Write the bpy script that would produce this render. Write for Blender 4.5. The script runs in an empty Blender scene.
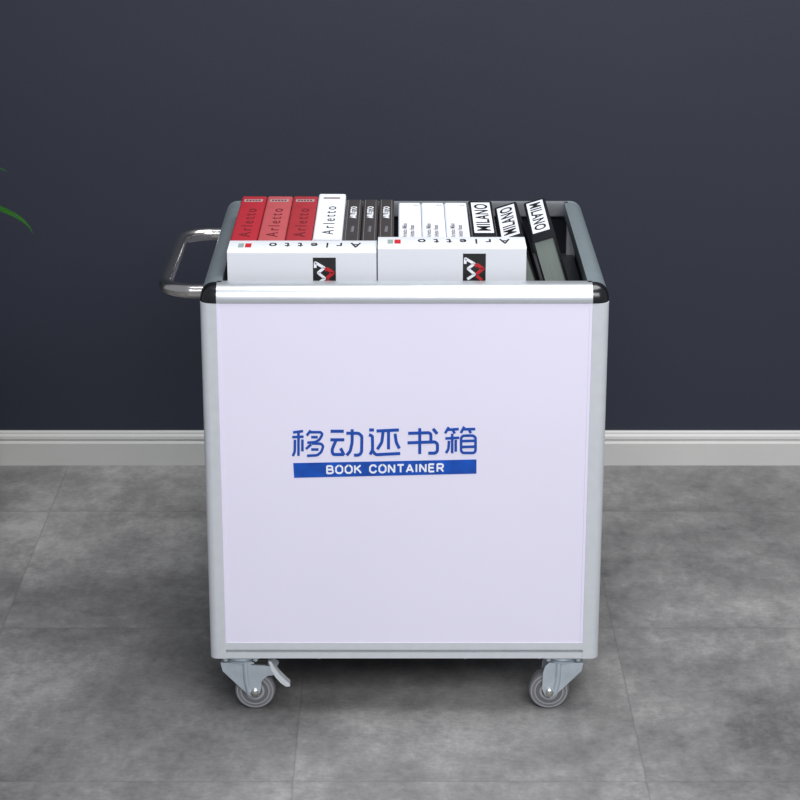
import bpy, bmesh, math, random
from math import sin, cos, tan, atan, radians as R, pi
from mathutils import Vector, Matrix
random.seed(7)
S = bpy.context.scene
COL = S.collection

# ------------------------------------------------------------ camera
F = 2185.0; TH = R(18.895); CZ = 1.530
cam = bpy.data.cameras.new('camera'); cam.sensor_width = 36; cam.lens = F / 800 * 36
cam.clip_end = 50
co = bpy.data.objects.new('camera', cam); COL.objects.link(co)
co.location = (0, 0, CZ)
co.rotation_euler = (pi/2 - TH, 0, 0)
S.camera = co
S.view_settings.view_transform = 'Standard'; S.view_settings.look = 'None'
S.view_settings.gamma = 1; S.view_settings.use_curve_mapping = False
S.view_settings.exposure = -0.09

def at(px, py, Y):
    """point at depth Y that the photograph shows at px, py"""
    h = Y * tan(TH + atan((py - 400) / F))
    d = Y * cos(TH) + h * sin(TH)
    return Vector(((px - 400) / F * d, Y, CZ - h))

# ------------------------------------------------------------ materials
def s2l(c): return tuple(((v/255)/12.92 if v/255 <= .04045 else ((v/255+.055)/1.055)**2.4) for v in c)
MATS = {}
def mat(name, rgb, rough=.5, metal=0, noise=0, nscale=30, bump=0, bscale=200, coat=0, trans=0, spec=.5, stretch=None):
    if name in MATS: return MATS[name]
    m = bpy.data.materials.new(name); m.use_nodes = True
    nt = m.node_tree; b = nt.nodes['Principled BSDF']
    c = s2l(rgb) + (1,)
    b.inputs['Base Color'].default_value = c
    b.inputs['Roughness'].default_value = rough
    b.inputs['Metallic'].default_value = metal
    b.inputs['Coat Weight'].default_value = coat
    b.inputs['Specular IOR Level'].default_value = spec
    b.inputs['Transmission Weight'].default_value = trans
    tc = nt.nodes.new('ShaderNodeTexCoord'); mp = nt.nodes.new('ShaderNodeMapping')
    nt.links.new(tc.outputs['Object'], mp.inputs[0])
    if stretch: mp.inputs['Scale'].default_value = stretch
    if noise:
        n = nt.nodes.new('ShaderNodeTexNoise'); n.inputs['Scale'].default_value = nscale
        n.inputs['Detail'].default_value = 5
        nt.links.new(mp.outputs[0], n.inputs['Vector'])
        r = nt.nodes.new('ShaderNodeValToRGB')
        lo = tuple(max(0, v*(1-noise)) for v in c[:3]) + (1,); hi = tuple(min(1, v*(1+noise)) for v in c[:3]) + (1,)
        r.color_ramp.elements[0].color = lo; r.color_ramp.elements[1].color = hi
        r.color_ramp.elements[0].position = .3; r.color_ramp.elements[1].position = .7
        nt.links.new(n.outputs['Fac'], r.inputs[0]); nt.links.new(r.outputs[0], b.inputs['Base Color'])
    if bump:
        n2 = nt.nodes.new('ShaderNodeTexNoise'); n2.inputs['Scale'].default_value = bscale
        nt.links.new(mp.outputs[0], n2.inputs['Vector'])
        bp = nt.nodes.new('ShaderNodeBump'); bp.inputs['Strength'].default_value = bump; bp.inputs['Distance'].default_value = .001
        nt.links.new(n2.outputs['Fac'], bp.inputs['Height']); nt.links.new(bp.outputs[0], b.inputs['Normal'])
    MATS[name] = m
    return m

alu = mat('brushed_aluminium', (212,216,221), .38, .25, .03, 60, .05, 300)
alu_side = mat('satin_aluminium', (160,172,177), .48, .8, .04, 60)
steel = mat('polished_steel', (200,198,194), .2, 1, .02, 20)
zinc = mat('zinc_plate', (200,211,219), .3, .6, .08, 60)
panel_w = mat('lavender_white_laminate', (231,227,245), .45, 0, .012, 4)
inner = mat('dark_inner_shade', (30,33,40), .3, 0, .06, 8)  # shade of the unlit cart interior, painted as a dark colour
blackp = mat('black_plastic', (14,14,16), .22, 0, .1, 40, spec=.6)
blue = mat('blue_print', (2,76,176), .4, 0, .25, 45)
bluec = mat('blue_lettering', (8,72,168), .45, 0, .06, 25)
white_ink = mat('white_ink', (238,240,246), .5, 0, .01, 30)
black_ink = mat('black_ink', (22,22,24), .5, 0, .05, 30)
grey_ink = mat('grey_ink', (135,135,142), .5, 0, .05, 30)
red_ink = mat('red_ink', (190,28,38), .5, 0, .05, 30)
darkred_ink = mat('dark_ink_on_red', (104,26,34), .5, 0, .05, 30)
silver_ink = mat('silver_ink', (168,150,150), .4, 0, .15, 300)
tread_m = mat('grey_rubber', (118,118,120), .4, 0, .06, 40)
rim_m = mat('pale_grey_rubber', (158,160,164), .35, 0, .05, 40)
dark_rub = mat('dark_wheel_groove', (104,104,107), .5, 0, .06, 40)
page_m = mat('book_pages', (176,184,180), .8, 0, .1, 90, .3, 90, stretch=(8,.1,.1))
page_g = mat('grey_green_pages', (124,134,128), .7, 0, .1, 90, .3, 90, stretch=(8,.1,.1))
leaf_m = mat('green_leaf', (58,126,44), .35, 0, .25, 12, spec=.6)
stem_m = mat('plant_stem', (112,96,60), .8, 0, .2, 40, .5, 60)
pot_m = mat('dark_glazed_pot', (44,44,48), .3, 0, .08, 12)
soil_m = mat('potting_soil', (40,30,24), .95, 0, .4, 60, 1, 80)
base_m = mat('baseboard_white', (198,198,194), .45, 0, .03, 6)
wall_m = mat('slate_blue_paint', (46,50,62), .55, 0, .03, 3, .15, 180, spec=.3)

def floor_material():
    m = bpy.data.materials.new('concrete_look_tile'); m.use_nodes = True
    nt = m.node_tree; N = nt.nodes; L = nt.links; b = N['Principled BSDF']
    g = N.new('ShaderNodeNewGeometry')
    def mp(loc=(0,0,0), sc=(1,1,1), src=None):
        k = N.new('ShaderNodeMapping'); k.inputs['Location'].default_value = loc; k.inputs['Scale'].default_value = sc
        L.new(src or g.outputs['Position'], k.inputs[0]); return k.outputs[0]
    # tile grid .512 x .526 m
    gr = mp(loc=(0.153/.506, -3.303/.520, 0), sc=(1/.506, 1/.520, 1))
    sep = N.new('ShaderNodeSeparateXYZ'); L.new(gr, sep.inputs[0])
    def mth(op, a, bv=None, c=None):
        k = N.new('ShaderNodeMath'); k.operation = op
        for i, v in enumerate((a, bv, c)):
            if v is None: continue
            if isinstance(v, (int, float)): k.inputs[i].default_value = v
            else: L.new(v, k.inputs[i])
        return k.outputs[0]
    def line(o, w):
        f = mth('PINGPONG', o, .5)
        return mth('LESS_THAN', f, w)
    ln = mth('MAXIMUM', line(sep.outputs[0], .0028), line(sep.outputs[1], .0034))
    fl = N.new('ShaderNodeCombineXYZ')
    L.new(mth('FLOOR', sep.outputs[0]), fl.inputs[0]); L.new(mth('FLOOR', sep.outputs[1]), fl.inputs[1])
    wn = N.new('ShaderNodeTexWhiteNoise'); L.new(fl.outputs[0], wn.inputs[0])
    # per tile offset of the pattern
    vm = N.new('ShaderNodeVectorMath'); vm.operation = 'MULTIPLY_ADD'
    L.new(wn.outputs['Color'], vm.inputs[0]); vm.inputs[1].default_value = (.11, .11, .11); L.new(g.outputs['Position'], vm.inputs[2])
    P = vm.outputs[0]
    def noise(sc, det, rough, src, dist=0):
        k = N.new('ShaderNodeTexNoise'); k.inputs['Scale'].default_value = sc; k.inputs['Detail'].default_value = det
        k.inputs['Roughness'].default_value = rough; k.inputs['Distortion'].default_value = dist
        L.new(src, k.inputs['Vector']); return k.outputs['Fac']
    n1 = noise(2.6, 2, .5, P, .2)
    n2 = noise(9, 8, .66, P, .1)
    n3 = noise(45, 8, .75, mp(sc=(1, .6, 1), src=P))
    n4 = noise(150, 3, .7, mp(sc=(.6, 1, 1), src=P))
    v = mth('MULTIPLY', n1, .36)
    v = mth('ADD', v, mth('MULTIPLY', n2, .28)); v = mth('ADD', v, mth('MULTIPLY', n3, .24)); v = mth('ADD', v, mth('MULTIPLY', n4, .12))
    v = mth('ADD', v, mth('MULTIPLY', mth('SUBTRACT', wn.outputs['Value'], .5), .02))
    r = N.new('ShaderNodeValToRGB'); L.new(v, r.inputs[0])
    e = r.color_ramp.elements
    e[0].position = .38; e[0].color = s2l((92,91,91)) + (1,)
    e[1].position = .63; e[1].color = s2l((166,165,163)) + (1,)
    k = e.new(.5); k.color = s2l((127,126,125)) + (1,)
    mx = N.new('ShaderNodeMix'); mx.data_type = 'RGBA'
    L.new(mth('MULTIPLY', ln, .25), mx.inputs['Factor']); L.new(r.outputs[0], mx.inputs['A'])
    mx.inputs['B'].default_value = s2l((70,70,70)) + (1,)
    L.new(mx.outputs['Result'], b.inputs['Base Color'])
    b.inputs['Roughness'].default_value = .5
    bp = N.new('ShaderNodeBump'); bp.inputs['Strength'].default_value = .25; bp.inputs['Distance'].default_value = .0015
    L.new(mth('SUBTRACT', n2, ln), bp.inputs['Height']); L.new(bp.outputs[0], b.inputs['Normal'])
    return m

# ------------------------------------------------------------ mesh helpers
def link(name, bm, m, parent=None, smooth=False, mtx=None, angle=40):
    bmesh.ops.recalc_face_normals(bm, faces=bm.faces)
    me = bpy.data.meshes.new(name); bm.to_mesh(me); bm.free()
    me.materials.append(m)
    o = bpy.data.objects.new(name, me); COL.objects.link(o)
    if parent: o.parent = parent
    if mtx is not None: o.matrix_local = mtx
    if smooth:
        for p in me.polygons: p.use_smooth = True
        if angle:
            me.set_sharp_from_angle(angle=R(angle))
    return o
def empty(name, loc, label, cat, group=None):
    o = bpy.data.objects.new(name, None); COL.objects.link(o); o.location = loc
    o.empty_display_size = .05
    o['label'] = label; o['category'] = cat
    if group: o['group'] = group
    return o
def box(bm, x0, x1, y0, y1, z0, z1, bevel=0, seg=2):
    r = bmesh.ops.create_cube(bm, size=1)
    vs = r['verts']
    for v in vs:
        v.co = Vector((x0 + (v.co.x+.5)*(x1-x0), y0 + (v.co.y+.5)*(y1-y0), z0 + (v.co.z+.5)*(z1-z0)))
    if bevel:
        es = {e for v in vs for e in v.link_edges}
        bmesh.ops.bevel(bm, geom=list(es), offset=bevel, segments=seg, affect='EDGES', profile=.5)
def prism(bm, pts, f):
    """pts: 2D outline; f(u,v,k) -> 3D for k in 0,1 (the two ends)"""
    a = [bm.verts.new(f(u, v, 0)) for u, v in pts]; b = [bm.verts.new(f(u, v, 1)) for u, v in pts]
    n = len(pts)
    for i in range(n): bm.faces.new((a[i], a[(i+1) % n], b[(i+1) % n], b[i]))
    bm.faces.new(a[::-1]); bm.faces.new(b)
def lathe(bm, prof, axis='Z', c=(0,0,0), n=48):
    """prof: (radius, height) closed outline if first/last radius 0"""
    rings = []
    for r, h in prof:
        ring = []
        for i in range(n if r > 1e-7 else 1):
            a = 2*pi*i/n
            p = (r*cos(a), r*sin(a), h)
            if axis == 'Y': p = (p[0], p[2], p[1])
            ring.append(bm.verts.new(Vector(p) + Vector(c)))
        rings.append(ring)
    for A, B in zip(rings, rings[1:]):
        for i in range(n):
            q = []
            for v in (A[i % len(A)], A[(i+1) % len(A)], B[(i+1) % len(B)], B[i % len(B)]):
                if v not in q: q.append(v)
            if len(q) > 2: bm.faces.new(q)
def tube(bm, pts, r, n=16, cap=True):
    rings = []
    pts = [Vector(p) for p in pts]
    up = None
    for i, p in enumerate(pts):
        t = (pts[min(i+1, len(pts)-1)] - pts[max(i-1, 0)]).normalized()
        if up is None:
            up = Vector((0,0,1)) if abs(t.z) < .9 else Vector((1,0,0))
        s = t.cross(up).normalized(); up = s.cross(t).normalized()
        rr = r(i/(len(pts)-1)) if callable(r) else r
        rings.append([bm.verts.new(p + (s*cos(2*pi*k/n) + up*sin(2*pi*k/n))*rr) for k in range(n)])
    for A, B in zip(rings, rings[1:]):
        for k in range(n): bm.faces.new((A[k], A[(k+1) % n], B[(k+1) % n], B[k]))
    if cap: bm.faces.new(rings[0][::-1]); bm.faces.new(rings[-1])
def ribbon(bm, pts, w, f, th, rc=1.6):
    """flat rounded stroke along 2D pts; f(u,v,h) -> 3D"""
    P = [Vector(p) for p in pts]
    # round the corners
    if len(P) > 2:
        Q = [P[0]]
        for a, b, c in zip(P, P[1:], P[2:]):
            d = min((a-b).length, (c-b).length, w*rc)*.45
            p0 = b + (a-b).normalized()*d; p1 = b + (c-b).normalized()*d
            for t in (0, .25, .5, .75, 1): Q.append(p0*(1-t)**2 + b*2*t*(1-t) + p1*t*t)
        Q.append(P[-1]); P = Q
    n = len(P); Lf, Rt = [], []
    for i in range(n):
        t = (P[min(i+1, n-1)] - P[max(i-1, 0)]).normalized()
        s = Vector((-t.y, t.x))*w/2
        Lf.append(P[i]+s); Rt.append(P[i]-s)
    out = Lf + Rt[::-1]
    top = [bm.verts.new(f(q.x, q.y, th)) for q in out]; bot = [bm.verts.new(f(q.x, q.y, 0)) for q in out]
    m = len(out)
    for i in range(n-1):
        bm.faces.new((top[i], top[i+1], top[m-2-i], top[m-1-i]))
        bm.faces.new((bot[i], bot[m-1-i], bot[m-2-i], bot[i+1]))
    for i in range(m):
        bm.faces.new((top[i], bot[i], bot[(i+1) % m], top[(i+1) % m]))
def text_bm(body, w, h, bold=0, spacing=1.0, th=.0003, shear=0):
    """text fitted in a w x h box centred on the origin, lying in XY facing +Z"""
    cu = bpy.data.curves.new('t', 'FONT'); cu.body = body; cu.size = 1
    cu.offset = bold; cu.space_character = spacing; cu.resolution_u = 4; cu.shear = shear
    o = bpy.data.objects.new('t', cu); COL.objects.link(o)
    dg = bpy.context.evaluated_depsgraph_get(); me = bpy.data.meshes.new_from_object(o.evaluated_get(dg))
    bm = bmesh.new(); bm.from_mesh(me)
    bpy.data.objects.remove(o); bpy.data.curves.remove(cu); bpy.data.meshes.remove(me)
    xs = [v.co.x for v in bm.verts]; ys = [v.co.y for v in bm.verts]
    x0, x1, y0, y1 = min(xs), max(xs), min(ys), max(ys)
    for v in bm.verts:
        v.co = Vector(((v.co.x-(x0+x1)/2)/(x1-x0)*w, (v.co.y-(y0+y1)/2)/(y1-y0)*h, 0))
    r = bmesh.ops.extrude_face_region(bm, geom=bm.faces[:])
    for g in r['geom']:
        if isinstance(g, bmesh.types.BMVert): g.co.z += th
    return bm
def xf(bm, m): bmesh.ops.transform(bm, matrix=m, verts=bm.verts)

# ------------------------------------------------------------ the setting
WY = 4.082
bm = bmesh.new(); box(bm, -3.2, 3.2, -1.5, WY+.1, -.05, 0)
o = link('floor', bm, floor_material()); o['kind'] = 'structure'
bm = bmesh.new(); box(bm, -3.2, 3.2, WY, WY+.1, 0, 2.9)
o = link('wall_back', bm, wall_m); o['kind'] = 'structure'
bm = bmesh.new()
prof = [(0,0), (.014,0), (.014,.046), (.0125,.0485), (.0095,.050), (.0095,.053), (.0115,.0545), (.0105,.060), (.007,.064), (.0065,.067), (.004,.0695), (0,.0695)]
prism(bm, prof, lambda u, v, k: (-3.2+6.4*k, WY-u, v))
o = link('baseboard_back', bm, base_m); o['kind'] = 'structure'

# ------------------------------------------------------------ the cart
CX = .0065; CY0 = 2.99; CL = .53; HW = .2925     # centre x, front face, length, half width
ZB, ZP, ZR, ZT = .0945, .1205, .6520, .6770          # bottom, bottom rail top, top rail bottom, top
cart = empty('book_return_cart', (CX, CY0 + CL/2, 0), 'white panelled aluminium book cart on castors with blue lettering, standing on the grey tiled floor', 'book cart')
HL = CL/2; r_ = .024
# cart-local coordinates: x -HW..HW, y -HL..HL
def P_(name, bm, m, parent=cart, **k): return link(name, bm, m, parent, **k)
def arc(cx, cy, r, a0, a1, n=8): return [(cx + r*cos(a0+(a1-a0)*i/n), cy + r*sin(a0+(a1-a0)*i/n)) for i in range(n+1)]
# posts: quarter-round extrusions
for sx in (-1, 1):
    for sy in (-1, 1):
        pts = [(0, 0), (r_, 0)] + [(r_-.012+.012*cos(a), r_-.012+.012*sin(a)) for a in [pi/2*i/10 for i in range(11)]] + [(0, r_)]
        bm = bmesh.new()
        prism(bm, pts, lambda u, v, k: (sx*(HW-r_+u), sy*(HL-r_+v), ZB if k == 0 else ZR))
        P_('corner_post', bm, alu, smooth=True, angle=50)
        # top corner: octant of an ellipsoid
        bm = bmesh.new(); n = 8; hh = ZT - ZR
        c0 = Vector((sx*(HW-r_), sy*(HL-r_), ZR)); g = {}
        rr = r_ + (.0008 if sy < 0 else 0)
        for i in range(n+1):
            el = pi/2*i/n
            for j in range(n+1):
                az = pi/2*j/n
                # superellipse keeps the sides upright low down
                p = Vector((sx*rr*cos(el)**.75*max(cos(az), 0)**.72, sy*rr*cos(el)**.75*max(sin(az), 0)**.72, (hh+.0004)*sin(el)**.9))
                g[i, j] = bm.verts.new(c0 + p)
        for i in range(n):
            for j in range(n): bm.faces.new((g[i,j], g[i,j+1], g[i+1,j+1], g[i+1,j]))
        bmesh.ops.remove_doubles(bm, verts=bm.verts, dist=1e-6)
        cv = bm.verts.new(c0)
        bm.verts.ensure_lookup_table()
        bd = [e for e in bm.edges if len(e.link_faces) == 1]
        for e in bd:
            try: bm.faces.new((e.verts[0], e.verts[1], cv))
            except ValueError: pass
        o = P_('corner_cap', bm, blackp if sy < 0 else alu_side, smooth=True, angle=50)
        if sy < 0: o['label'] = 'black plastic corner cap'
        else: o['label'] = 'grey metal corner cap'
# top rails
prof = [(0, 0)] + [(r_ - r_*cos(a)**.75, (ZT-ZR)*sin(a)**.9) for a in [pi/2*i/12 for i in range(13)]] + [(.030, ZT-ZR), (.030, .004), (.026, 0)]
prof[0] = (.0, -.0)
prof = prof[1:]
for s in (-1, 1):
    bm = bmesh.new(); prism(bm, prof, lambda u, v, k: ((HW-r_)*(2*k-1), s*(HL-u), ZR+v)); P_('top_rail', bm, mat('rail_aluminium', (200,204,208), .36, .75, .03, 60, .05, 300), smooth=True, angle=50)
    bm = bmesh.new(); prism(bm, prof, lambda u, v, k: (s*(HW-u), (HL-r_)*(2*k-1), ZR+v)); P_('top_rail', bm, alu_side, smooth=True, angle=50)
# bottom rails with a groove
prof = [(.001, 0), (.001, .0095), (.0075, .0098), (.0075, .0128), (.001, .0135), (.0006, .0160), (.0006, ZP-ZB-.0002), (.0010, ZP-ZB), (.022, ZP-ZB), (.022, 0)]
for s in (-1, 1):
    bm = bmesh.new(); prism(bm, prof, lambda u, v, k: ((HW-r_)*(2*k-1), s*(HL-u), ZB+v)); P_('bottom_rail', bm, alu)
    bm = bmesh.new(); prism(bm, prof, lambda u, v, k: (s*(HW-u), (HL-r_)*(2*k-1), ZB+v)); P_('bottom_rail', bm, alu)
# panels
pr = .0016
for s in (-1, 1):
    bm = bmesh.new(); box(bm, -(HW-r_), HW-r_, *sorted((s*(HL-pr), s*(HL-pr-.0055))), ZP, ZR); P_('side_panel', bm, panel_w)['label'] = 'flat lavender white panel'
    bm = bmesh.new(); box(bm, *sorted((s*(HW-pr), s*(HW-pr-.0055))), -(HL-r_), HL-r_, ZP, ZR); P_('side_panel', bm, panel_w)
    bm = bmesh.new(); box(bm, -(HW-r_), HW-r_, *sorted((s*(HL-.0073), s*(HL-.0105))), ZP, ZR); P_('inner_shade_sheet', bm, inner)  # dark sheets added behind the panels to stand in for interior shade
    bm = bmesh.new(); box(bm, *sorted((s*(HW-.0073), s*(HW-.0105))), -(HL-r_), HL-r_, ZP, ZR); P_('inner_shade_sheet', bm, inner)
bm = bmesh.new(); box(bm, -(HW-.023), HW-.023, -(HL-.023), HL-.023, ZB+.002, ZB+.012); P_('bottom_panel', bm, mat('bottom_board', (70,70,74), .6, 0, .05))
PLZ = .587
bm = bmesh.new(); box(bm, -(HW-.0115), HW-.0115, -(HL-.0115), HL-.0115, PLZ-.012, PLZ, .002); P_('book_platform', bm, mat('platform_board', (58,60,66), .5, 0, .05))
# thin vertical trim beads at the panel's edges
for s in (-1, 1):
    bm = bmesh.new(); box(bm, *sorted((s*(HW-r_), s*(HW-r_-.0045))), -HL+.0009, -HL+pr, ZP, ZR, .0008); P_('panel_bead', bm, panel_w)
# bolt heads under the bottom rail
for px in (319, 465, 540):
    x = at(px, 660, CY0).x - CX
    bm = bmesh.new(); lathe(bm, [(0, 0), (.0035, 0), (.0035, -.003), (.0022, -.0042), (0, -.0045)], c=(x, -HL+.01, ZB), n=16); P_('bolt_head', bm, alu, smooth=True)
# handle
hx0, hx1 = -HW+.004, -HW-.0585; ya, yb = -HL+.058, -HL+.388; hz = .6535; rb = .048
pts = [(hx0, ya, hz), (hx0-.02, ya, hz)]
pts += [(hx1+rb - rb*sin(a), ya+rb - rb*cos(a), hz) for a in [pi/2*i/12 for i in range(13)]]
pts += [(hx1, ya+rb+(yb-ya-2*rb)*i/6, hz) for i in range(1, 6)]
pts += [(hx1+rb - rb*cos(a), yb-rb + rb*sin(a), hz) for a in [pi/2*i/12 for i in range(13)]]
pts += [(hx0-.02, yb, hz), (hx0, yb, hz)]
bm = bmesh.new(); tube(bm, pts, .0102, 24); hd = P_('push_handle', bm, steel, smooth=True); hd['label'] = 'polished steel tube handle'
# castors -----------------------------------------------------
def castor(x, y, d, brake):
    """x,y swivel axis in cart space, d = +1 wheel trails to +x"""
    WR = .031; off = .020*d
    wc = Vector((x+off, y, WR))
    # top plate + swivel race = the castor's own mesh
    bm = bmesh.new()
    box(bm, x-.029, x+.029, y-.026, y+.026, ZB-.0035, ZB-.0002, .001)
    lathe(bm, [(0, ZB-.0035), (.020, ZB-.0035), (.0225, ZB-.0045), (.0235, ZB-.0065), (.0235, ZB-.0080), (.0200, ZB-.0090), (.0200, ZB-.0100), (.0235, ZB-.0108), (.0235, ZB-.0120), (.019, ZB-.0135), (0, ZB-.0135)], c=(x, y, 0), n=40)
    for a, b in ((-1,-1), (1,-1), (-1,1), (1,1)):
        lathe(bm, [(0, ZB-.008), (.0035, ZB-.008), (.004, ZB-.0035), (0, ZB-.0035)], c=(x+a*.0225, y+b*.021, 0), n=12)
    ca = P_('castor', bm, zinc, smooth=True)
    # fork: two cheeks joined by a crown
    bm = bmesh.new()
    zt = ZB-.0135
    out = [(-.030, zt), (.024, zt), (.026, zt-.012), (off*d+.012, WR+.004), (off*d+.007, WR-.007), (off*d-.004, WR-.009), (off*d-.010, WR-.002), (-.029, zt-.010)]
    out = [(-.031, zt), (.021, zt), (.027, zt-.006), (.030, zt-.016), (.031, WR+.006), (.026, WR-.006), (.018, WR-.009), (.010, WR-.004), (-.028, zt-.014)]
    if brake: out = [(-.031, zt), (.012, zt), (.016, zt-.004), (.048, zt-.006), (.056, zt-.014), (.054, zt-.020), (.040, zt-.022), (.031, zt-.030), (.029, WR+.004), (.025, WR-.006), (.018, WR-.009), (.010, WR-.004), (-.028, zt-.014)]
    for sy in (-1, 1):
        prism(bm, out, lambda u, v, k: (x + d*u, y + sy*(.0150 + .0022*k), v))
    box(bm, min(x-d*.030, x+d*.020), max(x-d*.030, x+d*.020), y-.0160, y+.0160, zt-.003, zt, .0006)
    # folded stiffening rib on the cheeks
    for sy in (-1, 1):
        tube(bm, [(x + d*.0065, y + sy*.0165, zt+.0005), (x + d*.0068, y + sy*.0168, zt-.012), (x + d*.0075, y + sy*.0168, WR+.020), (x + d*.0110, y + sy*.0166, WR+.001)], .0042, 14)
    link('fork', bm, zinc, ca, smooth=True, angle=35)
    # wheel
    bm = bmesh.new()
    hw = .0115
    prof = [(0, -hw+.001), (.0215, -hw+.001), (.0215, -hw), (.0225, -hw), (.0290, -hw+.0008), (.0305, -hw+.003), (.031, -.004), (.031, .004), (.0305, hw-.003), (.0290, hw-.0008), (.0225, hw), (.0215, hw), (.0215, hw-.001), (0, hw-.001)]
    lathe(bm, prof, 'Y', wc, 56)
    wh = link('wheel', bm, tread_m, ca, smooth=True, angle=35)
    for sy in (-1, 1):
        for ra, rb2, m, dz in ((.0262, .0275, rim_m, .0004), (.0205, .0222, rim_m, .0008), (.0150, .0200, dark_rub, .0003), (.0112, .0145, rim_m, .0010)):
            bm = bmesh.new()
            h0 = sy*(hw-.0015); h1 = sy*(hw+dz*.8)
            lathe(bm, [(ra, h0), (ra, h1), (rb2, h1), (rb2, h0), (ra, h0)], 'Y', wc, 56)
            link('wheel_ring', bm, m, ca, smooth=True, angle=35)
    for sy in (-1, 1):
        bm = bmesh.new()
        lathe(bm, [(0, sy*.017), (.0062, sy*.017), (.0062, sy*.0205), (.0035, sy*.0222), (0, sy*.0228)], 'Y', wc, 6 if sy > 0 else 24)
        link('axle_bolt', bm, steel, ca, smooth=True, angle=35)
    if brake:
        bm = bmesh.new()
        pl = [(.042, .0840), (.046, .0838), (.051, .074), (.058, .063), (.068, .052), (.0735, .0470), (.0740, .0425), (.068, .0420), (.060, .0480), (.052, .058), (.046, .070)]
        prism(bm, pl, lambda u, v, k: (x + d*u, y - .0195 + .014*k, v))
        lv = link('brake_lever', bm, mat('bright_zinc', (228,234,238), .3, .35, .04, 60), ca); lv['label'] = 'bright foot brake lever'
        bm = bmesh.new()
        box(bm, min(x+d*.016, x+d*.040), max(x+d*.016, x+d*.040), y-.0145, y+.0135, zt-.008, zt+.004, .002)
        link('brake_block', bm, blackp, ca, smooth=False)
    return ca
xl = at(255, 688, 3.01).x - CX; xr = at(549, 688, 3.01).x - CX
castor(xl-.020, -HL+.031, 1, True); castor(xr+.020, -HL+.031, -1, False)
castor(xl-.020, HL-.031, 1, True); castor(xr+.020, HL-.031, -1, False)

# printing on the front panel ---------------------------------
YP = -HL + pr
def pan(ax, ay, h=0):
    p = at(285 + ax/7.62, 420 + ay/7.62, CY0+pr)
    return (p.x - CX, YP - h, p.z)
B = 724
strokes = [
 [(62,94),(138,84)], [(56,130),(142,126)], [(103,90),(103,272)], [(76,150),(75,240),(60,274)], [(133,148),(133,238)],
 [(196,78),(166,118)], [(184,92),(272,92),(286,108),(262,150),(232,168),(170,172)], [(200,130),(250,130)],
 [(205,178),(276,180),(292,200),(276,244),(246,268),(168,272)], [(200,224),(256,224)], [(200,184),(160,220)],
 [(348,85),(448,85)], [(346,150),(452,150)], [(388,155),(358,225),(364,262),(450,262)], [(424,214),(450,266)],
 [(468,100),(562,100),(586,122),(584,244),(566,266),(526,268)], [(512,70),(512,170),(497,238),(470,268)],
 [(642,75),(678,75)], [(640,112),(666,120),(668,228),(648,262)], [(664,230),(690,264),(878,254)],
 [(698,83),(868,75)], [(789,80),(789,222)], [(748,84),(738,170),(704,222)], [(839,104),(848,170),(872,216)],
 [(B+215,101),(B+374,96),(B+388,108),(B+388,166)], [(B+210,173),(B+420,166),(B+438,182),(B+438,236),(B+420,252),(B+368,252)], [(B+303,62),(B+303,258)], [(B+404,66),(B+436,104)],
 [(B+524,54),(B+496,100)], [(B+512,74),(B+600,68)], [(B+556,78),(B+570,102)], [(B+642,50),(B+616,98)], [(B+634,70),(B+726,68)], [(B+680,76),(B+692,100)],
 [(B+498,140),(B+604,134)], [(B+550,104),(B+550,252)], [(B+526,158),(B+522,220),(B+503,250)], [(B+577,150),(B+577,240)],
 [(B+660,118),(B+710,118),(B+728,132),(B+728,236),(B+714,250),(B+632,250),(B+618,236),(B+618,134),(B+632,119),(B+664,118)],
 [(B+622,160),(B+724,157)], [(B+622,205),(B+724,202)]]
bm = bmesh.new()
for i, st in enumerate(strokes):
    ribbon(bm, st, 19.5 if (i < 11 or i >= 28) else 23, lambda u, v, h: pan(u, v, .0002+h), .0004+.000004*i)
lg = P_('lettering', bm, bluec); lg['label'] = 'blue Chinese characters'
bm = bmesh.new(); prism(bm, [(63,328), (1459,300), (1459,408), (70,440)], lambda u, v, k: pan(u, v, .0001+.0004*k))
bn = P_('banner', bm, blue); bn['label'] = 'blue banner under the characters'
a = Vector(pan(318, 378)); b2 = Vector(pan(1207, 362)); w = (b2-a).length; hh = (Vector(pan(760,340)) - Vector(pan(760,402))).length
GL = {'B': (1, [[(.0,0),(0,1)], [(0,.97),(.55,.97),(.75,.85),(.75,.65),(.55,.52),(0,.52)], [(.5,.52),(.65,.5),(.82,.38),(.82,.15),(.6,.03),(0,.03)]]),
 'O': (1.08, [[(.5,1),(.25,.97),(0,.75),(0,.25),(.25,.03),(.65,.03),(.9,.25),(.9,.75),(.65,.97),(.4,1)]]),
 'K': (1, [[(0,0),(0,1)], [(.0,.42),(.78,1)], [(.28,.6),(.85,0)]]),
 'C': (1.05, [[(.88,.72),(.65,.97),(.25,.97),(0,.75),(0,.25),(.25,.03),(.65,.03),(.88,.28)]]),
 'N': (1.02, [[(0,0),(0,1)], [(0,1),(.8,0)], [(.8,0),(.8,1)]]),
 'T': (1, [[(-.04,.96),(.84,.96)], [(.4,.96),(.4,0)]]),
 'A': (1.06, [[(-.02,0),(.43,1)], [(.43,1),(.88,0)], [(.18,.3),(.68,.3)]]),
 'I': (.32, [[(.06,0),(.06,1)]]), 'E': (.92, [[(0,0),(0,1)], [(0,.97),(.7,.97)], [(0,.52),(.65,.52)], [(0,.03),(.72,.03)]]),
 'R': (1, [[(0,0),(0,1)], [(0,.97),(.58,.97),(.78,.85),(.78,.62),(.58,.46),(0,.46)], [(.45,.46),(.82,0)]]), ' ': (.62, [])}
tot = sum(GL[c][0] + .24 for c in 'BOOK CONTAINER') - .35
bm = bmesh.new(); cx = .05; W = w/tot; dx = (b2-a)/w; q = 0
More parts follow.
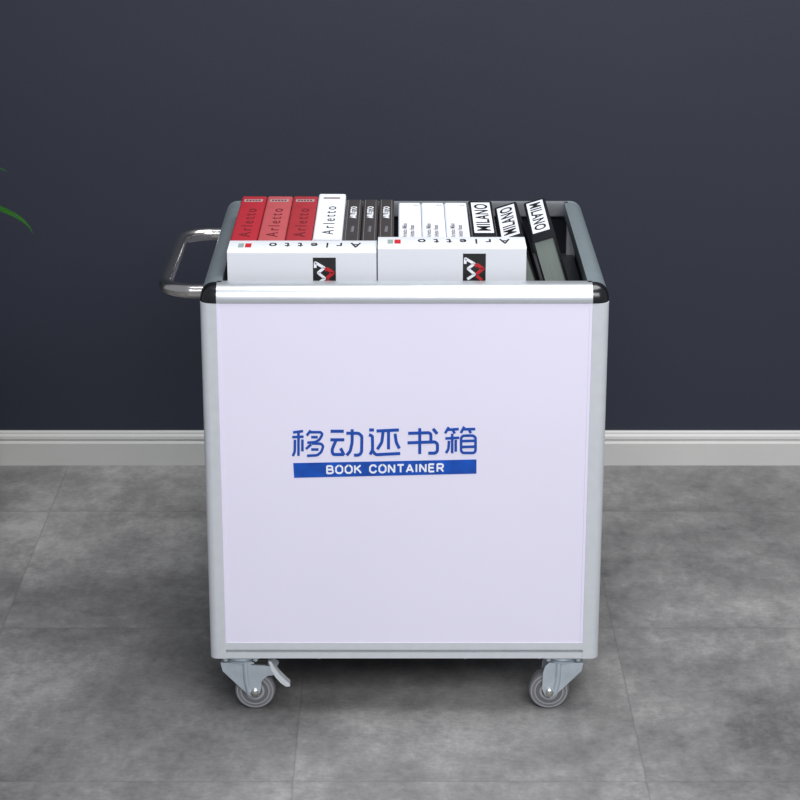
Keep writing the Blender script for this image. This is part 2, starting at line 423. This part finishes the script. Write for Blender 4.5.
for c in 'BOOK CONTAINER':
    adv, ss = GL[c]
    for st in ss:
        q += 1
        def tf(u, v, h):
            p = a + dx*(u*W)
            return (p.x, YP-.0005-h, p.z + (v-.5)*hh*.94)
        ribbon(bm, [(cx+u, v) for u, v in st], .235, tf, .0003+.000006*q, .6)
    cx += adv + .24
link('banner_text', bm, white_ink, bn)

# ------------------------------------------------------------ books
def book(name, t, L, H, cover, pages, label, group):
    """stands on its fore-edge, spine up: thickness along x, spine along y"""
    root = empty(name, (0,0,0), label, 'book', group)
    r = .0035; n = 5; bt = .0028
    outer = [(-t/2, 0), (-t/2, H-r)] + [(-t/2+r-r*cos(a), H-r+r*sin(a)) for a in [pi/2*i/n for i in range(1, n+1)]]
    outer += [(t/2-r+r*sin(a), H-r+r*cos(a)) for a in [pi/2*i/n for i in range(1, n)]] + [(t/2, H-r), (t/2, 0)]
    innr = [(t/2-bt, 0), (t/2-bt, H-bt), (-t/2+bt, H-bt), (-t/2+bt, 0)]
    bm = bmesh.new()
    # U profile as quads between outer and inner chains
    O_ = outer; 
    def ring(y):
        return [bm.verts.new((u, y, v)) for u, v in O_], [bm.verts.new((u, y, v)) for u, v in innr]
    oa, ia = ring(-L/2); ob, ib = ring(L/2)
    for i in range(len(oa)-1): bm.faces.new((oa[i], oa[i+1], ob[i+1], ob[i]))
    for i in range(3): bm.faces.new((ia[i], ia[i+1], ib[i+1], ib[i]))
    bm.faces.new((oa[-1], ia[0], ib[0], ob[-1])); bm.faces.new((ia[-1], oa[0], ob[0], ib[-1]))
    bm.faces.new(oa + ia); bm.faces.new((ob + ib)[::-1])
    bmesh.ops.triangulate(bm, faces=[f for f in bm.faces if len(f.verts) > 4])
    link('cover', bm, cover, root, smooth=True, angle=30)
    bm = bmesh.new(); box(bm, -t/2+bt, t/2-bt, -L/2+.003, L/2-.003, .004, H-bt, .0)
    link('pages', bm, pages, root)
    root['t'] = t; root['H'] = H; root['L'] = L
    return root
def on_spine(root, name, bm, m, y, x=0, rot=0, lift=.00005):
    xf(bm, Matrix.Translation((x, y, root['H']+lift)) @ Matrix.Rotation(rot, 4, 'Z'))
    return link(name, bm, m, root)
def plate(w, h, th=.0002, bev=0):
    bm = bmesh.new(); box(bm, -w/2, w/2, -h/2, h/2, 0, th); return bm
def place(root, x, y0, tilt=0, z=PLZ+.0006):
    """x = middle of the thickness at the base, y0 = near end"""
    root.location = (x, y0 + root['L']/2, z); root.rotation_euler = (0, tilt, 0)
    for k in ('t', 'H', 'L'): del root[k]

YN = 3.113
redc = [mat('bright_red_cloth', (166,32,45), .5, 0, .05, 40), mat('faded_red_cloth', (174,76,80), .55, 0, .05, 40), mat('deep_red_cloth', (160,42,50), .5, 0, .05, 40)]
redlab = ['bright red book at the left end of the cart, beside the left rim', 'paler washed-out red book, the middle one of the three red ones', 'red book standing right against the white book with rounded top']
bx = [-.2512, -.2108, -.1697, -.1293]
gap = .0009
for i in range(3):
    t = bx[i+1]-bx[i]-gap
    k = book('hardcover_book', t, .279, .1235, redc[i], page_m, redlab[i], 'red books in the cart')
    on_spine(k, 'title', text_bm('Arletto', .172, .0175, .0, 1.45), darkred_ink, -.028, rot=pi/2)
    pl = on_spine(k, 'spine_label', plate(.029, .016), silver_ink, .112)
    bm = bmesh.new()
    for q in range(5): box(bm, -.0115+q*.0048, -.0115+q*.0048+.0032, -.004, .004, .0002, .0004)
    xf(bm, Matrix.Translation((0, .112, .1235+.00005))); link('label_print', bm, darkred_ink, pl)
    place(k, (bx[i]+bx[i+1])/2, YN)
whitec = mat('white_cover', (236,239,245), .4, 0, .01, 10)
x0, x1 = -.1293, -.0852
k = book('hardcover_book', x1-x0-gap, .279, .1275, whitec, page_m, 'white book with black title and rounded top, between the red and the dark books', 'books in the cart')
on_spine(k, 'title', text_bm('Arletto', .172, .0175, .0, 1.45), mat('soft_black_ink', (58,58,62), .5, 0, .05), -.030, rot=pi/2)
on_spine(k, 'spine_label', plate(.026, .007), mat('maroon_ink', (90,50,58), .5, 0, .1, 90), .112)
place(k, (x0+x1)/2, YN)
darkc = mat('charcoal_brown_cover', (56,52,53), .5, 0, .06, 30)
bx = [-.0852, -.0585, -.0335, -.0088]
dl = ['dark charcoal book leaning on the white book, leftmost of three thin ones', 'dark charcoal book in the middle of the three thin dark ones', 'dark charcoal book beside the dark gap, rightmost of three thin ones']
for i in range(3):
    k = book('hardcover_book', bx[i+1]-bx[i]-gap, .262, .1225, darkc, page_m, dl[i].replace('leaning on', 'next to'), 'thin charcoal books in the cart')
    on_spine(k, 'title', text_bm('ARLETTO', .074, .0100, .03, .95), white_ink, .048, rot=pi/2)
    on_spine(k, 'subtitle', text_bm('Arletto', .034, .0055, .0, 1), grey_ink, -.056, rot=pi/2)
    bm = bmesh.new(); t = bx[i+1]-bx[i]
    for s in (-1, 1): box(bm, s*(t/2-.0042)-.0004, s*(t/2-.0042)+.0004, -.128, .128, 0, .0002)
    on_spine(k, 'spine_line', bm, mat('taupe_line', (120,112,112), .5, 0, .05), 0)
    place(k, (bx[i]+bx[i+1])/2, YN)
bx = [-.003, .0328, .069, .1050]
wl = ['white book with small grey print beside the dark gap', 'white book with small grey print, middle of the three plain white ones', 'white book with small grey print beside a black-edged book']
pinkw = mat('cool_white_cover', (232,236,244), .45, 0, .01, 10)
for i in range(3):
    k = book('hardcover_book', bx[i+1]-bx[i]-gap, .240, .1225, pinkw, page_m, wl[i], 'plain white books in the cart')
    on_spine(k, 'title', text_bm('Arletto Milan', .082, .0075, .01, 1), grey_ink, -.052, x=-.008, rot=pi/2)
    on_spine(k, 'subtitle', text_bm('Arletto Home', .070, .0075, .01, 1), grey_ink, -.056, x=.003, rot=pi/2)
    on_spine(k, 'spine_mark', text_bm('Arle', .008, .005, .01, 1), grey_ink, .105, x=.010)
    place(k, (bx[i]+bx[i+1])/2, YN)
blk = mat('black_cover', (20,20,23), .35, 0, .06, 30)
def bwbook(label, t, L, H, flip):
    k = book('hardcover_book', t, L, H, blk, page_g, label, 'black and white books in the cart')
    pl = on_spine(k, 'spine_label', plate(t-.0085, L-.052), whitec, .015)
    bm = text_bm('MILANO', L-.074, t-.0165, .016, 1.12)
    xf(bm, Matrix.Translation((0, .015, H+.0003)) @ Matrix.Rotation(-pi/2 if flip else pi/2, 4, 'Z'))
    link('title', bm, black_ink, pl)
    return k
k = bwbook('black book with white spine panel standing upright beside the white ones', .0375, .240, .1255, False)
place(k, .1255, YN)
# leaning pair
tb = .0365
k = bwbook('black book with white spine panel leaning left, between the upright and outermost', tb, .236, .1205, False)
T2 = R(18)
def lean(k, xbl, y0, T, t):
    """xbl: x of the base's lower left corner; tips to the left about that corner's partner"""
    # base right corner is lowest when leaning left?  leaning left => rotate about +Y by -T lifts the right side
    root_x = xbl + t/2*cos(T); z = PLZ + .0008 + t/2*sin(T)
    L = k['L']; k.location = (root_x, y0+L/2, z); k.rotation_euler = (0, -T, 0)
    for q in ('t', 'H', 'L'): del k[q]
lean(k, .1465 + .1225*sin(T2) + .0005, YN, T2, tb)
k = bwbook('black book with white spine panel and grey page edges, outermost at the right', .0345, .236, .132, True)
T3 = R(17)
lean(k, .1465 + .1225*sin(T2) + .0385 + .0085, 3.098, T3, .0345)

# the two large white books in front: spine along x
def bigbook(label, xa, xb, y0, y1, H):
    k = book('large_white_book', y1-y0, xb-xa-.0008, H, mat('soft_white_cover', (214,217,223), .4, 0, .01, 10), page_m, label, 'large white books at the front of the cart')
    L = xb-xa
    on_spine(k, 'title', text_bm('Arletto', .134, .026, .012, 2.0), black_ink, .018, x=-.002, rot=-pi/2)
    bm = plate(.022, .009); bd = on_spine(k, 'spine_badge', bm, red_ink, -L/2+.029, x=-.001)
    bm = plate(.022, .008); xf(bm, Matrix.Translation((-.001, -L/2+.0185, H+.00005))); link('badge_side', bm, mat('sage_ink', (140,160,150), .5), bd)
    # logo on the front cover (local +x side)
    X = (y1-y0)/2; t = y1-y0
    cy = {0: 0}[0]
    lx0, lx1 = (313-227)/150*L - L/2, (336-227)/150*L - L/2
    zt = H - .0095
    bm = bmesh.new(); box(bm, X, X+.0002, lx0, lx1, zt-.044, zt)
    lo = link('logo', bm, black_ink, k)
    W = lx1-lx0
    def lf(u, v, h): return (X+.0002+h, lx0 + u*W, zt - v*W)
    bm = bmesh.new(); ribbon(bm, [(.10,.46),(.10,.22),(.50,.46),(.22,.68),(.52,.94),(.20,1.16)], .12, lf, .0002, .5)
    link('logo_stroke', bm, white_ink, lo)['label'] = 'white zigzag of the logo'
    bm = bmesh.new(); ribbon(bm, [(.52,.56),(.62,.50),(.88,.68),(.60,.92)], .15, lf, .0003, .5); ribbon(bm, [(.60,1.0),(.84,1.2)], .13, lf, .0002, .5)
    link('logo_stroke', bm, red_ink, lo)['label'] = 'red angle of the logo'
    k.location = ((xa+xb)/2, (y0+y1)/2, PLZ+.0006); k.rotation_euler = (0, 0, -pi/2)
    for q in ('t', 'H', 'L'): del k[q]
bigbook('large white book with black logo at front left, before the red ones', -.2495, -.0335, 3.045, 3.108, .1265)
bigbook('large white book with black logo at front right, before the plain white ones', -.0325, .1825, 3.045, 3.106, .1325)

# ------------------------------------------------------------ potted plant, its leaf tips reach into the frame
PX, PY = -.966, 3.78
pl = empty('potted_plant', (PX, PY, 0), 'green arching plant leaf tips at the left edge, before the dark wall', 'plant')
bm = bmesh.new(); lathe(bm, [(0, 0), (.200, 0), (.206, .008), (.209, .28), (.21, .30), (.198, .30), (.188, .27), (0, .285)], n=56)
link('pot', bm, pot_m, pl, smooth=True, angle=40)
bm = bmesh.new(); lathe(bm, [(0, .283), (.176, .284), (.176, .296), (.09, .302), (0, .305)], n=40); link('soil', bm, soil_m, pl, smooth=True)
bm = bmesh.new(); tube(bm, [(0,0,.29), (.005,.0,.45), (-.004,.01,.6), (0,0,.72)], lambda s: .018-.006*s, 14); link('stem', bm, stem_m, pl, smooth=True)
def leaf(pts, w, n=18):
    """arched strap leaf along the quadratic/cubic pts (plant space)"""
    p = [Vector(q) for q in pts]; bm = bmesh.new(); rows = []
    def B3(t): return p[0]*(1-t)**3 + p[1]*3*t*(1-t)**2 + p[2]*3*t*t*(1-t) + p[3]*t**3
    for i in range(n+1):
        t = i/n; c = B3(t); d = (B3(min(1, t+.01)) - B3(max(0, t-.01))).normalized()
        s = d.cross(Vector((0,0,1)));
        s = s.normalized() if s.length > .05 else Vector((0,1,0))
        nn = s.cross(d).normalized()
        ww = w*(sin(pi*min(1, (t*.93+.07)))**.75)*(1-.3*t) + .0006
        rows.append([bm.verts.new(c + s*ww*k + nn*(abs(k)*ww*.35)) for k in (-1, -.5, 0, .5, 1)])
    for a, b in zip(rows, rows[1:]):
        for k in range(4): bm.faces.new((a[k], a[k+1], b[k+1], b[k]))
    r = bmesh.ops.solidify(bm, geom=bm.faces[:], thickness=.0008)
    return link('leaf', bm, leaf_m, pl, smooth=True, angle=60)
base = Vector((PX, PY, 0))
# the leaf whose tip hangs into the picture
YL = 3.55
a = at(-120, 225, YL) - base; 
leaf([Vector((0,0,.62)), at(-75, 199, YL)-base, at(16, 200, YL)-base, at(33, 234, YL)-base], .019)
leaf([Vector((0,0,.66)), at(-110, 150, YL)-base, at(-45, 150, YL)-base, at(8, 172, YL)-base], .016)
for i in range(26):
    an = 2.4*i + .4; z0 = .50 + .008*i; l = random.uniform(.26, .36)
    dx, dy = cos(an), sin(an)
    if dx > 0: l *= (1 - .42*dx)          # kept short of the picture's edge
    if dy > 0: l *= (1 - .35*dy)
    up = random.uniform(.10, .22)
    leaf([(0,0,z0), (dx*l*.35, dy*l*.35, z0+up), (dx*l*.8, dy*l*.8, z0+up*1.1), (dx*l, dy*l, z0+up-.14)], random.uniform(.014, .019))

# ------------------------------------------------------------ light
def area(name, loc, target, sx, sy, power, col=(1,1,1)):
    l = bpy.data.lights.new(name, 'AREA'); l.shape = 'RECTANGLE'; l.size = sx; l.size_y = sy; l.energy = power; l.color = col
    o = bpy.data.objects.new(name, l); COL.objects.link(o); o.location = loc
    o.rotation_euler = (Vector(target)-Vector(loc)).to_track_quat('-Z', 'Y').to_euler()
    return o
area('softbox_overhead', (.5, 3.0, 2.7), (.25, 3.2, 0), 2.0, 1.2, 58, (.99, 1, 1))
area('softbox_front', (.6, .4, 2.1), (.05, 3.0, .15), 2.2, 1.1, 72, (.99, .985, 1))
w = bpy.data.worlds.new('world'); S.world = w; w.use_nodes = True
w.node_tree.nodes['Background'].inputs[0].default_value = (.86, .90, 1.0, 1)
w.node_tree.nodes['Background'].inputs[1].default_value = .42
